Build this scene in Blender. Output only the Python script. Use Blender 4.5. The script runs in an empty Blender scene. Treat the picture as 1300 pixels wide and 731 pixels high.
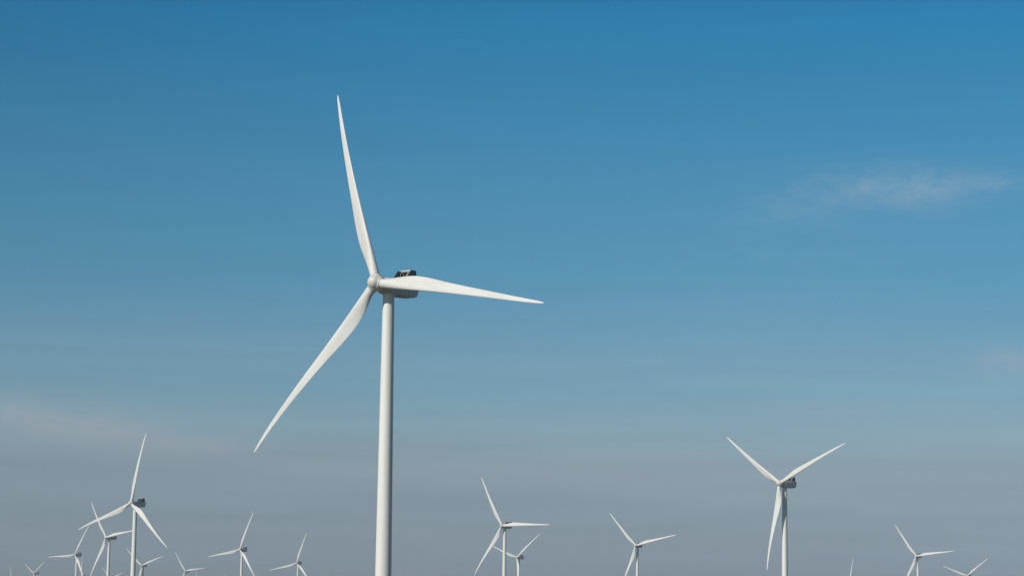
import bpy, bmesh, math, random
from mathutils import Matrix, Vector, noise

random.seed(4)
S = bpy.context.scene
COL = S.collection
R = math.radians
PI = math.pi

# ------------------------------------------------------------------ sizes (metres; z = 0 is the camera's eye level)
EYE = 6.2                 # height of the camera above the field
HUB_Z = 72.85             # hub height above eye level on level ground
TILT = R(6.7)             # shaft tilt, nose up
OVERHANG = 4.38           # rotor plane in front of the tower axis
BLADE = 50.0
SUN_EL, SUN_AZ = 33.0, 225.0     # azimuth clockwise from +Y


# ------------------------------------------------------------------ materials
def srgb(r, g, b):
    f = lambda c: c / 12.92 if c <= 0.04045 else ((c + 0.055) / 1.055) ** 2.4
    return (f(r / 255), f(g / 255), f(b / 255), 1)


def new_mat(name):
    m = bpy.data.materials.new(name)
    m.use_nodes = True
    nt = m.node_tree
    return m, nt, nt.nodes['Principled BSDF']


def painted(name, base, dirty, rough=0.4, streak=0.25, scale=(0.35, 0.35, 0.05), seed=0.0):
    """weathered paint: faint long runs of dirt, slightly uneven gloss"""
    m, nt, b = new_mat(name)
    N, L = nt.nodes.new, nt.links.new
    tc = N('ShaderNodeTexCoord')
    mp = N('ShaderNodeMapping')
    mp.inputs['Scale'].default_value = scale
    mp.inputs['Location'].default_value = (seed, seed * .7, seed * 1.3)
    L(tc.outputs['Object'], mp.inputs['Vector'])
    n1 = N('ShaderNodeTexNoise')
    n1.inputs['Scale'].default_value = 1.0
    n1.inputs['Detail'].default_value = 6
    n1.inputs['Roughness'].default_value = 0.65
    L(mp.outputs['Vector'], n1.inputs['Vector'])
    cr = N('ShaderNodeValToRGB')
    cr.color_ramp.elements[0].position = 0.45
    cr.color_ramp.elements[1].position = 0.78
    cr.color_ramp.elements[0].color = (0, 0, 0, 1)
    cr.color_ramp.elements[1].color = (streak, streak, streak, 1)
    L(n1.outputs['Fac'], cr.inputs['Fac'])
    mx = N('ShaderNodeMix')
    mx.data_type = 'RGBA'
    mx.inputs['A'].default_value = base
    mx.inputs['B'].default_value = dirty
    L(cr.outputs['Color'], mx.inputs['Factor'])
    L(mx.outputs['Result'], b.inputs['Base Color'])
    n2 = N('ShaderNodeTexNoise')
    n2.inputs['Scale'].default_value = 3.0
    n2.inputs['Detail'].default_value = 4
    L(tc.outputs['Object'], n2.inputs['Vector'])
    mr = N('ShaderNodeMapRange')
    mr.inputs['To Min'].default_value = rough - 0.07
    mr.inputs['To Max'].default_value = rough + 0.1
    L(n2.outputs['Fac'], mr.inputs['Value'])
    L(mr.outputs['Result'], b.inputs['Roughness'])
    return m


M_TOWER = painted('tower_paint', (0.83, 0.82, 0.785, 1), (0.52, 0.48, 0.42, 1), 0.5, 0.34, (0.5, 0.5, 0.03))
M_BLADE = painted('blade_gelcoat', (0.735, 0.73, 0.705, 1), (0.56, 0.51, 0.44, 1), 0.5, 0.45, (0.5, 0.5, 0.12), 3.1)
M_HUB = painted('spinner_gelcoat', (0.70, 0.685, 0.65, 1), (0.42, 0.38, 0.33, 1), 0.4, 0.45, (0.6, 0.6, 0.6), 5.7)
M_NAC = painted('nacelle_gelcoat', (0.66, 0.65, 0.635, 1), (0.38, 0.36, 0.33, 1), 0.45, 0.40, (0.5, 0.5, 0.3), 8.2)
M_PLATE = painted('cooler_plate_paint', (0.10, 0.125, 0.12, 1), (0.06, 0.07, 0.065, 1), 0.5, 0.5, (0.8, 0.8, 0.5), 1.2)
M_FRAME = painted('cooler_frame_paint', (0.72, 0.72, 0.70, 1), (0.4, 0.38, 0.34, 1), 0.4, 0.3, (1, 1, 1), 2.2)
M_STEEL = painted('galvanised_steel', (0.36, 0.37, 0.38, 1), (0.22, 0.21, 0.2, 1), 0.45, 0.4, (1, 1, 1), 6.2)

# radiator fins
m, nt, b = new_mat('radiator_fins')
N, L = nt.nodes.new, nt.links.new
tc = N('ShaderNodeTexCoord')
wv = N('ShaderNodeTexWave')
wv.wave_type = 'BANDS'
wv.bands_direction = 'Z'
wv.inputs['Scale'].default_value = 6.0
L(tc.outputs['Object'], wv.inputs['Vector'])
cr = N('ShaderNodeValToRGB')
cr.color_ramp.elements[0].color = (0.008, 0.011, 0.012, 1)
cr.color_ramp.elements[1].color = (0.028, 0.036, 0.036, 1)
L(wv.outputs['Fac'], cr.inputs['Fac'])
L(cr.outputs['Color'], b.inputs['Base Color'])
b.inputs['Roughness'].default_value = 0.55
b.inputs['Metallic'].default_value = 0.3
M_FIN = m

# the open farmland the turbines stand on: patchwork of crop and stubble
m, nt, b = new_mat('farmland')
N, L = nt.nodes.new, nt.links.new
tc = N('ShaderNodeTexCoord')
mp = N('ShaderNodeMapping')
mp.inputs['Scale'].default_value = (1 / 520, 1 / 900, 1)
mp.inputs['Rotation'].default_value = (0, 0, R(24))
L(tc.outputs['Object'], mp.inputs['Vector'])
vo = N('ShaderNodeTexVoronoi')
vo.inputs['Scale'].default_value = 1.0
L(mp.outputs['Vector'], vo.inputs['Vector'])
sp = N('ShaderNodeSeparateColor')
L(vo.outputs['Color'], sp.inputs['Color'])
cr = N('ShaderNodeValToRGB')
e = cr.color_ramp.elements
e[0].color = (0.055, 0.075, 0.03, 1)
e[1].color = (0.16, 0.13, 0.075, 1)
k = e.new(0.5)
k.color = (0.10, 0.09, 0.05, 1)
L(sp.outputs['Red'], cr.inputs['Fac'])
nz = N('ShaderNodeTexNoise')
nz.inputs['Scale'].default_value = 0.09
nz.inputs['Detail'].default_value = 9
L(tc.outputs['Object'], nz.inputs['Vector'])
mx = N('ShaderNodeMix')
mx.data_type = 'RGBA'
mx.blend_type = 'MULTIPLY'
mx.inputs['Factor'].default_value = 0.6
L(cr.outputs['Color'], mx.inputs['A'])
L(nz.outputs['Color'], mx.inputs['B'])
L(mx.outputs['Result'], b.inputs['Base Color'])
b.inputs['Roughness'].default_value = 0.95
M_GROUND = m


# ------------------------------------------------------------------ mesh helpers
def mesh_from(name, bm, mat, smooth_deg=35):
    bmesh.ops.recalc_face_normals(bm, faces=bm.faces)
    for f in bm.faces:
        f.smooth = True
    for ed in bm.edges:
        if len(ed.link_faces) == 2 and ed.calc_face_angle() > R(smooth_deg):
            ed.smooth = False
    me = bpy.data.meshes.new(name)
    bm.to_mesh(me)
    bm.free()
    me.materials.append(mat)
    return me


def loft(bm, rings, cap0=True, cap1=True, closed=True):
    vr = [[bm.verts.new(p) for p in r] for r in rings]
    n = len(vr[0])
    for a, c in zip(vr, vr[1:]):
        for i in range(n if closed else n - 1):
            j = (i + 1) % n
            bm.faces.new((a[i], a[j], c[j], c[i]))
    if cap0:
        bm.faces.new(list(reversed(vr[0])))
    if cap1:
        bm.faces.new(vr[-1])
    return vr


def box(bm, x0, x1, y0, y1, z0, z1):
    r = [[(x0, y0, z), (x1, y0, z), (x1, y1, z), (x0, y1, z)] for z in (z0, z1)]
    loft(bm, r)


def rod(bm, a, c, rad, n=8):
    a, c = Vector(a), Vector(c)
    d = (c - a).normalized()
    u = d.orthogonal().normalized()
    v = d.cross(u)
    rings = [[p + rad * (math.cos(t) * u + math.sin(t) * v) for t in [2 * PI * i / n for i in range(n)]] for p in (a, c)]
    loft(bm, rings)


def circle_z(r, z, n):
    return [(r * math.cos(2 * PI * i / n), r * math.sin(2 * PI * i / n), z) for i in range(n)]


def lerp_table(tab, x):
    for (x0, y0), (x1, y1) in zip(tab, tab[1:]):
        if x <= x1:
            t = (x - x0) / (x1 - x0)
            return y0 + (y1 - y0) * t
    return tab[-1][1]


def smooth_table(tab, x):
    """Catmull-Rom (monotone enough) lookup"""
    xs = [p[0] for p in tab]
    ys = [p[1] for p in tab]
    if x <= xs[0]:
        return ys[0]
    if x >= xs[-1]:
        return ys[-1]
    i = max(j for j in range(len(xs) - 1) if xs[j] <= x)
    def slope(j):
        if j == 0:
            return (ys[1] - ys[0]) / (xs[1] - xs[0])
        if j == len(xs) - 1:
            return (ys[-1] - ys[-2]) / (xs[-1] - xs[-2])
        return (ys[j + 1] - ys[j - 1]) / (xs[j + 1] - xs[j - 1])
    h = xs[i + 1] - xs[i]
    t = (x - xs[i]) / h
    h00 = 2 * t ** 3 - 3 * t ** 2 + 1
    h10 = t ** 3 - 2 * t ** 2 + t
    h01 = -2 * t ** 3 + 3 * t ** 2
    h11 = t ** 3 - t ** 2
    return h00 * ys[i] + h10 * h * slope(i) + h01 * ys[i + 1] + h11 * h * slope(i + 1)


# ------------------------------------------------------------------ blade (root at the hub centre, span along +Z, leading edge towards +X)
CHORD = [(1.3, 2.2), (3.2, 2.22), (6, 2.95), (8.5, 3.34), (11, 3.52), (13.5, 3.42), (17, 3.1), (20, 2.72), (24.3, 2.3), (32, 1.72), (41.5, 1.08), (46, 0.78), (48.6, 0.52), (49.6, 0.30), (50, 0.08)]
LEAD = [(1.3, 1.1), (3.2, 1.08), (6, 1.0), (11.2, 0.82), (20, 0.58), (32, 0.47), (41.5, 0.40), (46, 0.30), (48.6, 0.16), (49.6, 0.05), (50, -0.05)]
THICK = [(1.3, 1.0), (3, 0.98), (5, 0.72), (8, 0.46), (12, 0.33), (20, 0.25), (32, 0.21), (50, 0.17)]
TWIST = [(1.3, 14), (5, 14), (10, 10.5), (20, 5.5), (30, 2.5), (40, 0.5), (50, -0.5)]


def blade_mesh():
    bm = bmesh.new()
    stations = [1.3, 1.9, 2.5, 3.2, 4, 5, 6, 7, 8, 9, 10, 11.2, 12.5, 14, 15.7, 17.8, 20, 22, 24.3, 27, 29.5, 32, 35, 38, 41.5, 44, 46, 47.5, 48.6, 49.2, 49.6, 49.85, 50]
    NP = 36
    rings = []
    for r in stations:
        c = smooth_table(CHORD, r)
        le = smooth_table(LEAD, r)
        th = smooth_table(THICK, r)
        tw = R(smooth_table(TWIST, r))
        w = min(1, max(0, (r - 3.0) / 6.0))
        w = w * w * (3 - 2 * w)
        ring = []
        for i in range(NP):
            a = 2 * PI * i / NP
            xc = 0.5 * (1 - math.cos(a))              # 0 = leading edge
            sgn = 1 if math.sin(a) >= 0 else -1
            circ = 0.5 * abs(math.sin(a))
            naca = 5 * th * (0.2969 * math.sqrt(xc) - 0.126 * xc - 0.3516 * xc ** 2 + 0.2843 * xc ** 3 - 0.1036 * xc ** 4)
            naca = max(naca, 0.004 * (xc > 0.5))
            camber = 0.03 * w * math.sin(PI * xc)
            y = sgn * ((1 - w) * circ * th + w * naca) + camber    # +y is downwind (suction side)
            px = le - xc * c
            py = y * c
            x2 = px * math.cos(tw) + py * math.sin(tw)
            y2 = -px * math.sin(tw) + py * math.cos(tw)
            ring.append((x2, y2 - 0.0178 * r - 6.2 * (r / BLADE) ** 2 * (1 - r / BLADE), r))   # coned, and bowed by the wind
        rings.append(ring)
    loft(bm, rings)
    return mesh_from('blade', bm, M_BLADE, 50)


def root_ring_mesh():
    """dark rubber seal where the blade leaves the spinner"""
    bm = bmesh.new()
    prof = [(1.11, 1.79), (1.17, 1.79), (1.17, 1.87), (1.11, 1.87)]
    n = 32
    rings = [[(rr * math.cos(2 * PI * i / n), rr * math.sin(2 * PI * i / n) - 0.0178 * z, z) for i in range(n)] for rr, z in prof]
    loft(bm, rings, False, False)
    return mesh_from('root_seal', bm, M_STEEL)


# ------------------------------------------------------------------ spinner (axis along Y, nose towards -Y)
def hub_mesh():
    bm = bmesh.new()
    prof = [(0.02, -2.30), (0.38, -2.25), (0.80, -2.08), (1.17, -1.78), (1.46, -1.36), (1.66, -0.85), (1.76, -0.35), (1.80, 0.35), (1.78, 0.95), (1.72, 1.32), (1.60, 1.36)]
    n = 40
    rings = [[(rr * math.cos(2 * PI * i / n), y, rr * math.sin(2 * PI * i / n)) for i in range(n)] for rr, y in prof]
    loft(bm, rings)
    # three bosses the blades come out of
    for k in range(3):
        Mx = Matrix.Rotation(k * 2 * PI / 3, 4, 'Y')
        pr = [(1.70, 0.6), (1.56, 1.15), (1.34, 1.50), (1.21, 1.78), (1.10, 1.80)]
        rr = [[Mx @ Vector((a * math.cos(2 * PI * i / 32), a * math.sin(2 * PI * i / 32), z)) for i in range(32)] for a, z in pr]
        loft(bm, rr, False, True)
    return mesh_from('hub', bm, M_HUB, 50)


def shaft_mesh():
    """the short collar between spinner and nacelle"""
    bm = bmesh.new()
    n = 32
    rings = [[(rr * math.cos(2 * PI * i / n), y, rr * math.sin(2 * PI * i / n)) for i in range(n)] for rr, y in ((1.35, 1.30), (1.35, 2.15))]
    loft(bm, rings)
    return mesh_from('shaft_collar', bm, M_STEEL)


# ------------------------------------------------------------------ nacelle (origin on the tower axis at shaft height, rear towards +Y)
def rrect(w, z0, z1, rad, y, n=6, shear=0.0):
    """rounded rectangle in the XZ plane"""
    pts = []
    rad = min(rad, w * 0.98, (z1 - z0) * 0.49)
    for cx, cz, a0 in ((w - rad, z1 - rad, 0), (-w + rad, z1 - rad, 90), (-w + rad, z0 + rad, 180), (w - rad, z0 + rad, 270)):
        for i in range(n + 1):
            a = R(a0 + 90 * i / n)
            x = cx + rad * math.cos(a)
            z = cz + rad * math.sin(a)
            t = (z - z0) / (z1 - z0)
            pts.append((x, y + shear * t, z))
    return pts


def nacelle_mesh():
    bm = bmesh.new()
    secs = [  # y, half width, z0, z1, corner radius, shear
        (-2.62, 1.20, -1.45, 0.95, 1.0, 0.0),
        (-2.50, 1.40, -1.68, 1.16, 0.9, 0.0),
        (-1.90, 1.62, -2.02, 1.40, 0.6, 0.0),
        (-0.80, 1.72, -2.18, 1.48, 0.45, 0.0),
        (0.8, 1.76, -2.24, 1.52, 0.40, 0.0),
        (3.5, 1.76, -2.36, 1.54, 0.40, 0.0),
        (6.2, 1.76, -2.30, 1.52, 0.40, 0.0),
        (7.7, 1.72, -2.20, 1.46, 0.42, 0.85),
        (8.3, 1.62, -2.04, 1.34, 0.5, 0.95),
        (8.55, 1.42, -1.80, 1.12, 0.5, 0.95),
    ]
    loft(bm, [rrect(w, a, c, rd, y, 6, sh) for y, w, a, c, rd, sh in secs])
    return mesh_from('nacelle', bm, M_NAC, 40)


def roof_hatch_mesh():
    bm = bmesh.new()
    loft(bm, [rrect2(0.75, 1.1, 1.53, 2.2), rrect2(0.75, 1.1, 1.66, 2.2), rrect2(0.68, 1.02, 1.72, 2.2)])
    return mesh_from('roof_hatch', bm, M_FRAME)


def rrect2(wx, wy, z, cy, rad=0.15, n=4):
    pts = []
    for cx, c2, a0 in ((wx - rad, wy - rad, 0), (-wx + rad, wy - rad, 90), (-wx + rad, -wy + rad, 180), (wx - rad, -wy + rad, 270)):
        for i in range(n + 1):
            a = R(a0 + 90 * i / n)
            pts.append((cx + rad * math.cos(a), cy + c2 + rad * math.sin(a), z))
    return pts


PLATE = [(3.40, 1.50), (5.45, 4.00), (7.30, 4.00), (7.52, 2.6), (7.40, 1.46)]   # outline (y, z) of a cooler side plate


def side_plate_mesh(sx):
    bm = bmesh.new()
    x0, x1 = sx * 1.86, sx * 1.98
    loft(bm, [[(x, y, z) for y, z in PLATE] for x in (x0, x1)])
    bmesh.ops.bevel(bm, geom=bm.edges[:], offset=0.025, segments=1, affect='EDGES')
    return mesh_from('side_plate', bm, M_PLATE)


def radiator_mesh():
    bm = bmesh.new()
    box(bm, -1.82, 1.82, 6.45, 6.80, 1.60, 3.86)
    return mesh_from('radiator', bm, M_FIN)


def cooler_frame_mesh():
    bm = bmesh.new()
    box(bm, -1.855, 1.855, 5.54, 5.64, 3.93, 4.03)        # top front bar
    box(bm, -1.855, 1.855, 6.38, 6.86, 3.875, 4.03)       # cap over the radiator
    for sx in (-1, 1):                                      # slanting edge strips and braces
        rod(bm, (sx * 1.92, 3.36, 1.55), (sx * 1.92, 5.42, 4.05), 0.07)
        rod(bm, (sx * 0.95, 5.60, 3.94), (sx * 0.95, 4.6, 1.5), 0.028)
        rod(bm, (sx * 0.95, 5.60, 3.92), (sx * 0.2, 6.44, 1.7), 0.025)
    return mesh_from('cooler_frame', bm, M_FRAME)


# ------------------------------------------------------------------ tower (origin at its foot)
TOWER_H = HUB_Z + EYE - 2.24


def tower_mesh():
    bm = bmesh.new()
    n = 64
    H = TOWER_H
    rad = lambda z: 1.95 - (1.95 - 1.33) * (z / H) ** 0.95
    zs = []
    seams = (0.0, 21.5, 48.0)
    rings = []
    z = 0.0
    prof = [(2.35, -0.6), (2.35, 0.12), (2.02, 0.14), (2.02, 0.34)]
    steps = 34
    for i in range(steps + 1):
        z = 0.36 + (H - 0.36) * i / steps
        prof.append((rad(z), z))
        for s in seams[1:]:
            if z < s < 0.36 + (H - 0.36) * (i + 1) / steps:
                prof += [(rad(s), s - 0.06), (rad(s) - 0.012, s - 0.045), (rad(s) - 0.012, s + 0.045), (rad(s), s + 0.06)]
    rings = [circle_z(rr, zz, n) for rr, zz in prof]
    loft(bm, rings)
    return mesh_from('tower', bm, M_TOWER, 30)


def yaw_ring_mesh():
    bm = bmesh.new()
    H = TOWER_H
    loft(bm, [circle_z(rr, zz, 48) for rr, zz in ((1.33, H - 0.42), (1.38, H - 0.38), (1.38, H + 0.30))])
    return mesh_from('yaw_ring', bm, M_TOWER)


MESH = dict(tower=tower_mesh(), yaw_ring=yaw_ring_mesh(), nacelle=nacelle_mesh(), hub=hub_mesh(), shaft=shaft_mesh(),
            blade=blade_mesh(), seal=root_ring_mesh(), plate_r=side_plate_mesh(1), plate_l=side_plate_mesh(-1),
            radiator=radiator_mesh(), frame=cooler_frame_mesh(), hatch=roof_hatch_mesh())

# ------------------------------------------------------------------ where each turbine stands: x, y, rise of the ground, yaw, rotor angle, label
G_MAIN = 'wind turbines of the wind farm'
TURBINES = [
    (-28.3, 533.4, 0.88, 37.7, 339.9, 'huge white wind turbine closest to the camera, blades reaching high into the blue sky'),
    (157.1, 1342.4, 0.92, 44.7, 304.9, 'second largest white turbine, right of the huge one, two blades raised in a V'),
    (-261.0, 1641.7, -1.92, 33.7, 128.8, 'tallest white turbine of the left cluster, one blade nearly upright'),
    (-428.1, 2525.1, -0.24, 39.9, 201.6, 'white turbine just left of the tallest left-cluster tower, right blade passing behind it'),
    (-635.7, 3472.8, 1.00, 30.0, 266.3, 'small white turbine with a level blade pointing left, leftmost one showing its tower'),
    (-657.8, 4250.9, -0.23, 27.8, 189.6, 'small white turbine just right of the tallest left-cluster tower, left blade partly hidden'),
    (-657.3, 4821.0, -0.32, 29.1, 82.9, 'small low white turbine whose right blade crosses a thin upright blade tip'),
    (-1073.5, 6405.7, 0.30, 36.0, 188.3, 'tiny far turbine whose two blade tips show either side of a larger tower'),
    (-1105.6, 5523.2, 0.96, 46.9, 176.8, 'tiny hazy turbine at far left, short blades in a V with hub showing'),
    (-334.2, 2953.5, -1.16, 31.5, 19.5, 'larger of two turbines in the same pose between left cluster and huge tower'),
    (-335.1, 3755.7, -1.88, 25.3, 136.5, 'smaller of two turbines in the same pose, nearer the huge tower'),
    (-3.8, 2064.5, 0.83, 33.4, 209.7, 'mid-sized white turbine right of the huge one, level right blade, overlapping a smaller turbine'),
    (14.3, 3281.7, 0.78, 39.0, 289.6, 'smaller white turbine partly hidden behind the tower of a mid-sized turbine'),
    (141.4, 2591.9, -0.20, 29.2, 196.9, 'lone small turbine midway between the overlapping pair and the second largest turbine'),
    (507.8, 2929.2, 0.42, 32.3, 203.2, 'small white turbine with three blades showing, nearest left of the rightmost turbine'),
    (830.1, 4262.4, -0.13, 31.1, 290.6, 'rightmost turbine, only two blades in a shallow V and the hub showing'),
    (-1061.4, 5887.6, 0, 34.2, 355.9, 'thin upright blade of a far turbine just behind the nacelle of a small left turbine'),
    (-987.4, 7510.7, 0, 34.2, 351.2, "thin vertical blade tip of a far turbine crossing behind another turbine's right blade"),
    (-1012.3, 8421.1, 0, 34.2, 359.6, 'faint far blade tip below the tip of a left-pointing blade'),
    (-858.1, 7996.4, 0, 34.2, 22.0, 'faint tilted far blade tip between the two turbines in the same pose'),
    (737.3, 5085.9, 0, 34.2, 7.1, 'single upright blade rising alone just right of the second largest turbine'),
    (-1524.8, 7276.3, 0, 34.2, 340.8, 'leftmost faint blade tip, alone near the bottom left corner'),
    (-628.4, 8166.9, 0, 34.2, 353.8, 'faint far blade tip alone just left of the huge turbine\'s tower'),
    (-363.7, 7971.0, 0, 34.2, 354.5, 'faint far blade tip alone just right of the huge turbine\'s tower'),
]


def link(name, me, parent, mat=None):
    o = bpy.data.objects.new(name, me)
    COL.objects.link(o)
    o.parent = parent
    if mat is not None:
        o.matrix_local = mat
    return o


def make_turbine():
    root = bpy.data.objects.new('wind_turbine', None)
    root.empty_display_size = 5
    COL.objects.link(root)
    link('tower', MESH['tower'], root)
    link('yaw_ring', MESH['yaw_ring'], root)
    top = HUB_Z + EYE
    nac = link('nacelle', MESH['nacelle'], root, Matrix.Translation((0, 0, top)))
    for nm, key in (('side_plate', 'plate_r'), ('side_plate', 'plate_l'), ('radiator', 'radiator'), ('cooler_frame', 'frame'),
                    ('roof_hatch', 'hatch')):
        link(nm, MESH[key], nac)
    hubM = Matrix.Translation((0, -OVERHANG, top)) @ Matrix.Rotation(-TILT, 4, 'X')
    link('shaft_collar', MESH['shaft'], root, hubM)
    link('hub', MESH['hub'], root, hubM)
    for k in range(3):
        bl = link('blade', MESH['blade'], root, hubM @ Matrix.Rotation(k * 2 * PI / 3, 4, 'Y'))
        link('root_seal', MESH['seal'], bl)
    return root


def copy_tree(o, parent=None):
    c = o.copy()
    COL.objects.link(c)
    c.parent = parent
    for ch in list(o.children):
        copy_tree(ch, c)
    return c


proto = make_turbine()
for i, (x, y, dz, yaw, phi, label) in enumerate(TURBINES):
    t = proto if i == 0 else copy_tree(proto)
    t['label'] = label
    t['category'] = 'wind turbine'
    t['group'] = G_MAIN
    t.location = (x, y, dz - EYE)
    t.rotation_euler = (0, 0, -R(yaw))
    hubM = Matrix.Translation((0, -OVERHANG, HUB_Z + EYE)) @ Matrix.Rotation(-TILT, 4, 'X')
    k = 0
    for ch in t.children:
        nm = ch.name.split('.')[0]
        if nm == 'blade':
            # each blade settles at a slightly different pitch
            pitch = Matrix.Rotation(R(random.uniform(-1.0, 1.0)), 4, 'Z')
            ch.matrix_local = hubM @ Matrix.Rotation(R(phi) + k * 2 * PI / 3, 4, 'Y') @ pitch
            k += 1
        elif nm == 'hub':
            ch.matrix_local = hubM @ Matrix.Rotation(R(phi), 4, 'Y')

# ------------------------------------------------------------------ ground: one sheet out to the horizon, gently rising under each tower
def ground_height(x, y):
    num = den = 0.0
    for t in TURBINES:
        d2 = (x - t[0]) ** 2 + (y - t[1]) ** 2
        w = math.exp(-d2 / (2 * 160.0 ** 2))
        num += w * t[2]
        den += w
    return -EYE + num / max(den, 1.0)


bm = bmesh.new()
xs = [-60000, -30000, -15000, -8000, -5000] + list(range(-3000, 3001, 100)) + [5000, 8000, 15000, 30000, 60000]
ys = [-20000, -8000, -3000, -1200, -400] + list(range(0, 9001, 100)) + [11000, 15000, 25000, 45000, 80000]
grid = [[bm.verts.new((x, y, ground_height(x, y))) for x in xs] for y in ys]
for r0, r1 in zip(grid, grid[1:]):
    for i in range(len(xs) - 1):
        bm.faces.new((r0[i], r0[i + 1], r1[i + 1], r1[i]))
g = bpy.data.objects.new('ground', mesh_from('ground', bm, M_GROUND))
COL.objects.link(g)
g['kind'] = 'structure'

# ------------------------------------------------------------------ haze: one even box of air round the whole farm
HAZE = 0.5 / 7000
m = bpy.data.materials.new('haze_air')
m.use_nodes = True
nt = m.node_tree
nt.nodes.remove(nt.nodes['Principled BSDF'])
pv = nt.nodes.new('ShaderNodeVolumePrincipled')
pv.inputs['Color'].default_value = (0.80, 0.86, 0.92, 1)
pv.inputs['Density'].default_value = HAZE
pv.inputs['Anisotropy'].default_value = 0.1
nt.links.new(pv.outputs['Volume'], nt.nodes['Material Output'].inputs['Volume'])
bm = bmesh.new()
box(bm, -61000, 61000, -21000, 81000, -EYE - 3.2, 131.0)
hz = bpy.data.objects.new('haze', mesh_from('haze', bm, m))
COL.objects.link(hz)
hz['kind'] = 'stuff'

# ------------------------------------------------------------------ sun
sun = bpy.data.lights.new('sun', 'SUN')
sun.energy = 3.5
sun.angle = R(0.53)
sun.color = (1.0, 0.95, 0.87)
so = bpy.data.objects.new('sun', sun)
COL.objects.link(so)
d = Vector((math.sin(R(SUN_AZ)) * math.cos(R(SUN_EL)), math.cos(R(SUN_AZ)) * math.cos(R(SUN_EL)), math.sin(R(SUN_EL))))
so.rotation_euler = d.to_track_quat('Z', 'Y').to_euler()
so.location = d * 300

# ------------------------------------------------------------------ camera
F_PX = 2976.5
cam = bpy.data.cameras.new('camera')
cam.sensor_width = 36
cam.lens = F_PX / 1300 * 36
cam.clip_start = 0.5
cam.clip_end = 250000
co = bpy.data.objects.new('camera', cam)
COL.objects.link(co)
PITCH, ROLL = R(7.832), R(0.691)
fwd = Vector((0, math.cos(PITCH), math.sin(PITCH)))
up = Vector((0, -math.sin(PITCH), math.cos(PITCH)))
rt = Vector((1, 0, 0))
cx = rt * math.cos(ROLL) + up * math.sin(ROLL)
cu = -rt * math.sin(ROLL) + up * math.cos(ROLL)
rot = Matrix((cx, cu, -fwd)).transposed()
co.matrix_world = rot.to_4x4()
S.camera = co


def ray(px, py):
    v = (fwd + cx * ((px - 650) / F_PX) - cu * ((py - 365.5) / F_PX)).normalized()
    return math.atan2(v.x, v.y), math.asin(v.z)      # azimuth, elevation of a spot in the sky


# ------------------------------------------------------------------ world: Nishita sky seen through a low dust layer, and a few thin wisps of cirrus
w = bpy.data.worlds.new('World')
S.world = w
w.use_nodes = True
nt = w.node_tree
N, L = nt.nodes.new, nt.links.new
bg = nt.nodes['Background']


def math_node(op, a, c=None, clamp=False):
    n = N('ShaderNodeMath')
    n.operation = op
    n.use_clamp = clamp
    for i, v in enumerate((a, c)):
        if v is None:
            continue
        if isinstance(v, (int, float)):
            n.inputs[i].default_value = v
        else:
            L(v, n.inputs[i])
    return n.outputs[0]


sky = N('ShaderNodeTexSky')
sky.sky_type = 'NISHITA'
sky.sun_disc = False
sky.sun_elevation = R(SUN_EL)
sky.sun_rotation = R(SUN_AZ)
sky.altitude = 0
sky.air_density = 1.0
sky.dust_density = 1.0
sky.ozone_density = 3.0
tc = N('ShaderNodeTexCoord')
sep = N('ShaderNodeSeparateXYZ')
L(tc.outputs['Generated'], sep.inputs[0])
el = math_node('ARCSINE', sep.outputs['Z'])
az = math_node('ARCTAN2', sep.outputs['X'], sep.outputs['Y'])
# dust layer low down as a tint; unseen upper sky dimmed to weaken fill light
rp = N('ShaderNodeValToRGB')
rp.color_ramp.interpolation = 'CARDINAL'
TINT = [(0.0, (1, 1, 1)), (30.0, (1, 1, 1))]
#TINT#
#TINT-BEGIN
TINT = [(0.00, (0.5462, 0.6875, 1.0221)), (0.95, (0.5462, 0.6875, 1.0221)), (1.74, (0.5289, 0.6154, 0.8646)), (2.51, (0.5244, 0.5995, 0.7857)), (3.46, (0.5685, 0.6108, 0.7354)), (4.23, (0.5740, 0.6625, 0.7532)), (5.09, (0.5103, 0.6719, 0.7594)), (6.21, (0.4819, 0.6662, 0.7515)), (7.82, (0.3507, 0.6552, 0.7548)), (9.42, (0.2990, 0.6586, 0.7596)), (11.01, (0.2485, 0.6586, 0.7733)), (12.93, (0.1790, 0.6431, 0.7825)), (14.83, (0.1230, 0.6088, 0.7857)), (22.00, (0.1400, 0.3800, 0.4600)), (30.00, (0.1100, 0.1700, 0.1900))]
#TINT-END
TMAX = 30.0
els = rp.color_ramp.elements
while len(els) > 1:
    els.remove(els[-1])
els[0].position = TINT[0][0] / TMAX
TS = max(max(c) for _, c in TINT)
els[0].color = tuple(v / TS for v in TINT[0][1]) + (1,)
for p, c in TINT[1:]:
    q = els.new(p / TMAX)
    q.color = tuple(v / TS for v in c) + (1,)
L(math_node('DIVIDE', el, R(TMAX), True), rp.inputs['Fac'])
mul = N('ShaderNodeVectorMath')
mul.operation = 'MULTIPLY'
L(sky.outputs['Color'], mul.inputs[0])
L(rp.outputs['Color'], mul.inputs[1])
mul2 = N('ShaderNodeVectorMath')
mul2.operation = 'SCALE'
L(mul.outputs[0], mul2.inputs[0])
mul2.inputs['Scale'].default_value = TS
mraz = N('ShaderNodeMapRange')          # lens falloff put into the sky colour, growing towards the left
mraz.interpolation_type = 'SMOOTHSTEP'
mraz.inputs['From Min'].default_value = -0.30
mraz.inputs['From Max'].default_value = 0.02
mraz.inputs['To Min'].default_value = 0.0
mraz.inputs['To Max'].default_value = 1.0
L(az, mraz.inputs['Value'])
dep = N('ShaderNodeMapRange')           # deeper high up, paler low down
dep.inputs['From Min'].default_value = R(2.0)
dep.inputs['From Max'].default_value = R(15.0)
dep.inputs['To Min'].default_value = 1.04
dep.inputs['To Max'].default_value = 0.86
L(el, dep.inputs['Value'])
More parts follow.
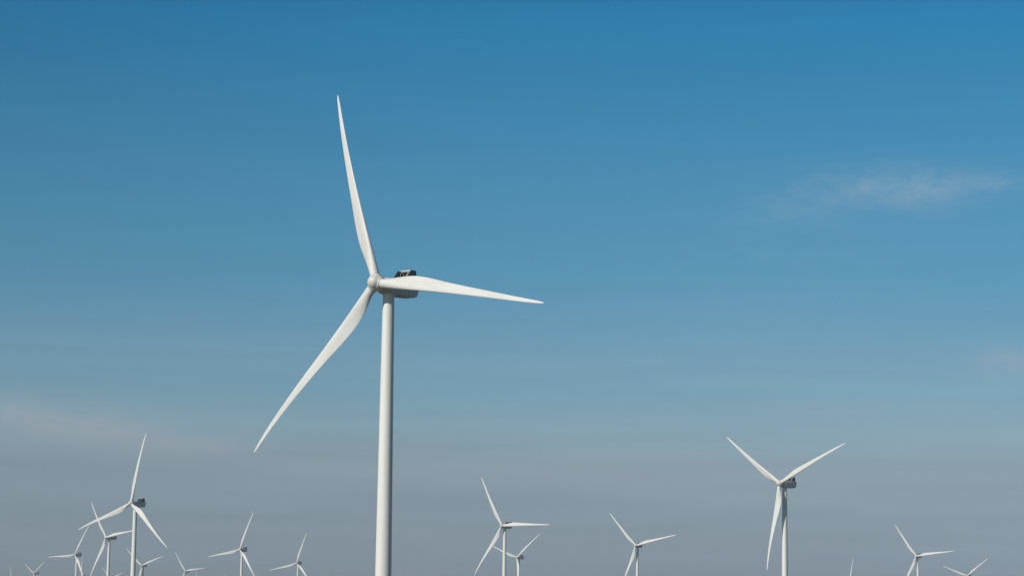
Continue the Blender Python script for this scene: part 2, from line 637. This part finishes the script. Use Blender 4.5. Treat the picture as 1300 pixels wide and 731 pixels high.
azf = math_node('ADD', dep.outputs['Result'], math_node('MULTIPLY', math_node('SUBTRACT', 1.0, dep.outputs['Result']), mraz.outputs['Result']))
mul3 = N('ShaderNodeVectorMath')
mul3.operation = 'SCALE'
L(mul2.outputs[0], mul3.inputs[0])
L(azf, mul3.inputs['Scale'])
color = mul3.outputs[0]

# low down the air lies in faint uneven layers
cmb = N('ShaderNodeCombineXYZ')
L(math_node('MULTIPLY', az, 7.0), cmb.inputs[0])
L(math_node('MULTIPLY', el, 120.0), cmb.inputs[1])
nz = N('ShaderNodeTexNoise')
nz.inputs['Scale'].default_value = 1.0
nz.inputs['Detail'].default_value = 4
nz.inputs['Distortion'].default_value = 0.4
L(cmb.outputs[0], nz.inputs['Vector'])
low = N('ShaderNodeMapRange')
low.interpolation_type = 'SMOOTHSTEP'
low.inputs['From Min'].default_value = R(2.0)
low.inputs['From Max'].default_value = R(11.0)
low.inputs['To Min'].default_value = 0.22
low.inputs['To Max'].default_value = 0.06
L(el, low.inputs['Value'])
lay = math_node('ADD', 1.0, math_node('MULTIPLY', math_node('SUBTRACT', nz.outputs['Fac'], 0.5), low.outputs['Result']))
mul4 = N('ShaderNodeVectorMath')
mul4.operation = 'SCALE'
L(color, mul4.inputs[0])
L(lay, mul4.inputs['Scale'])
color = mul4.outputs[0]


# clouds: middle of the wisp as a direction, half width and height in degrees, strength, noise frequency, tilt
def wisps(table):
    cov = None
    for px, py, hw, hh, st, (sx, sy), tilt, cut in table:
        a0, e0 = ray(px, py)
        da = math_node('SUBTRACT', az, a0)
        de = math_node('ADD', math_node('SUBTRACT', el, e0), math_node('MULTIPLY', da, tilt))
        u = math_node('DIVIDE', da, R(hw))
        v = math_node('DIVIDE', de, R(hh))
        r2 = math_node('ADD', math_node('MULTIPLY', u, u), math_node('MULTIPLY', v, v))
        fall = math_node('POWER', 2.718, math_node('MULTIPLY', r2, -1.0))
        cmb = N('ShaderNodeCombineXYZ')
        L(math_node('MULTIPLY', az, sx), cmb.inputs[0])
        L(math_node('MULTIPLY', de, sy), cmb.inputs[1])
        cmb.inputs[2].default_value = px * 0.013
        nz = N('ShaderNodeTexNoise')
        nz.inputs['Scale'].default_value = 1.0
        nz.inputs['Detail'].default_value = 7
        nz.inputs['Roughness'].default_value = 0.58
        nz.inputs['Distortion'].default_value = 0.6
        L(cmb.outputs[0], nz.inputs['Vector'])
        den = math_node('MULTIPLY', math_node('MULTIPLY', math_node('SUBTRACT', nz.outputs['Fac'], cut, True), 2.6, True), fall)
        den = math_node('MULTIPLY', den, st)
        cov = den if cov is None else math_node('ADD', cov, den, True)
    return cov


CIRRUS = [
    (1150, 238, 2.2, 0.50, 0.30, (60, 130), 0.03, 0.30),
    (1090, 243, 0.8, 0.36, 0.15, (70, 120), 0.05, 0.28),
    (1170, 246, 0.75, 0.46, 0.17, (70, 90), 0.0, 0.28),
    (1250, 232, 1.0, 0.22, 0.22, (50, 220), 0.0, 0.25),
    (1010, 266, 1.2, 0.38, 0.17, (60, 130), -0.1, 0.30),
    (1000, 320, 3.0, 1.6, 0.07, (40, 90), 0.0, 0.34),
]
LOWBANDS = [
    (1275, 464, 0.7, 0.35, 0.42, (60, 130), 0.0, 0.22),
    (30, 528, 3.0, 0.50, 0.33, (30, 190), 0.10, 0.20),
    (130, 545, 2.2, 0.42, 0.28, (30, 190), 0.10, 0.22),
    (260, 568, 1.6, 0.28, 0.22, (30, 190), 0.05, 0.25),
    (1130, 515, 4.0, 0.30, 0.16, (16, 170), 0.0, 0.25),
    (760, 605, 7.0, 0.35, 0.16, (12, 150), 0.0, 0.25),
]
for table, tone in ((CIRRUS, (4.2, 4.9, 5.4, 1)), (LOWBANDS, (3.8, 4.0, 4.5, 1))):
    mixc = N('ShaderNodeMix')
    mixc.data_type = 'RGBA'
    L(wisps(table), mixc.inputs['Factor'])
    L(color, mixc.inputs['A'])
    mixc.inputs['B'].default_value = tone
    color = mixc.outputs['Result']
L(color, bg.inputs['Color'])
bg.inputs['Strength'].default_value = 0.1

# ------------------------------------------------------------------ render settings
S.render.engine = 'CYCLES'
S.cycles.use_denoising = True
S.cycles.max_bounces = 8
S.cycles.volume_bounces = 1
S.cycles.use_adaptive_sampling = False
S.render.filter_size = 1.35
S.view_settings.view_transform = 'Standard'
S.view_settings.look = 'None'
S.view_settings.exposure = 0.0
S.view_settings.gamma = 1
S.view_settings.use_curve_mapping = False
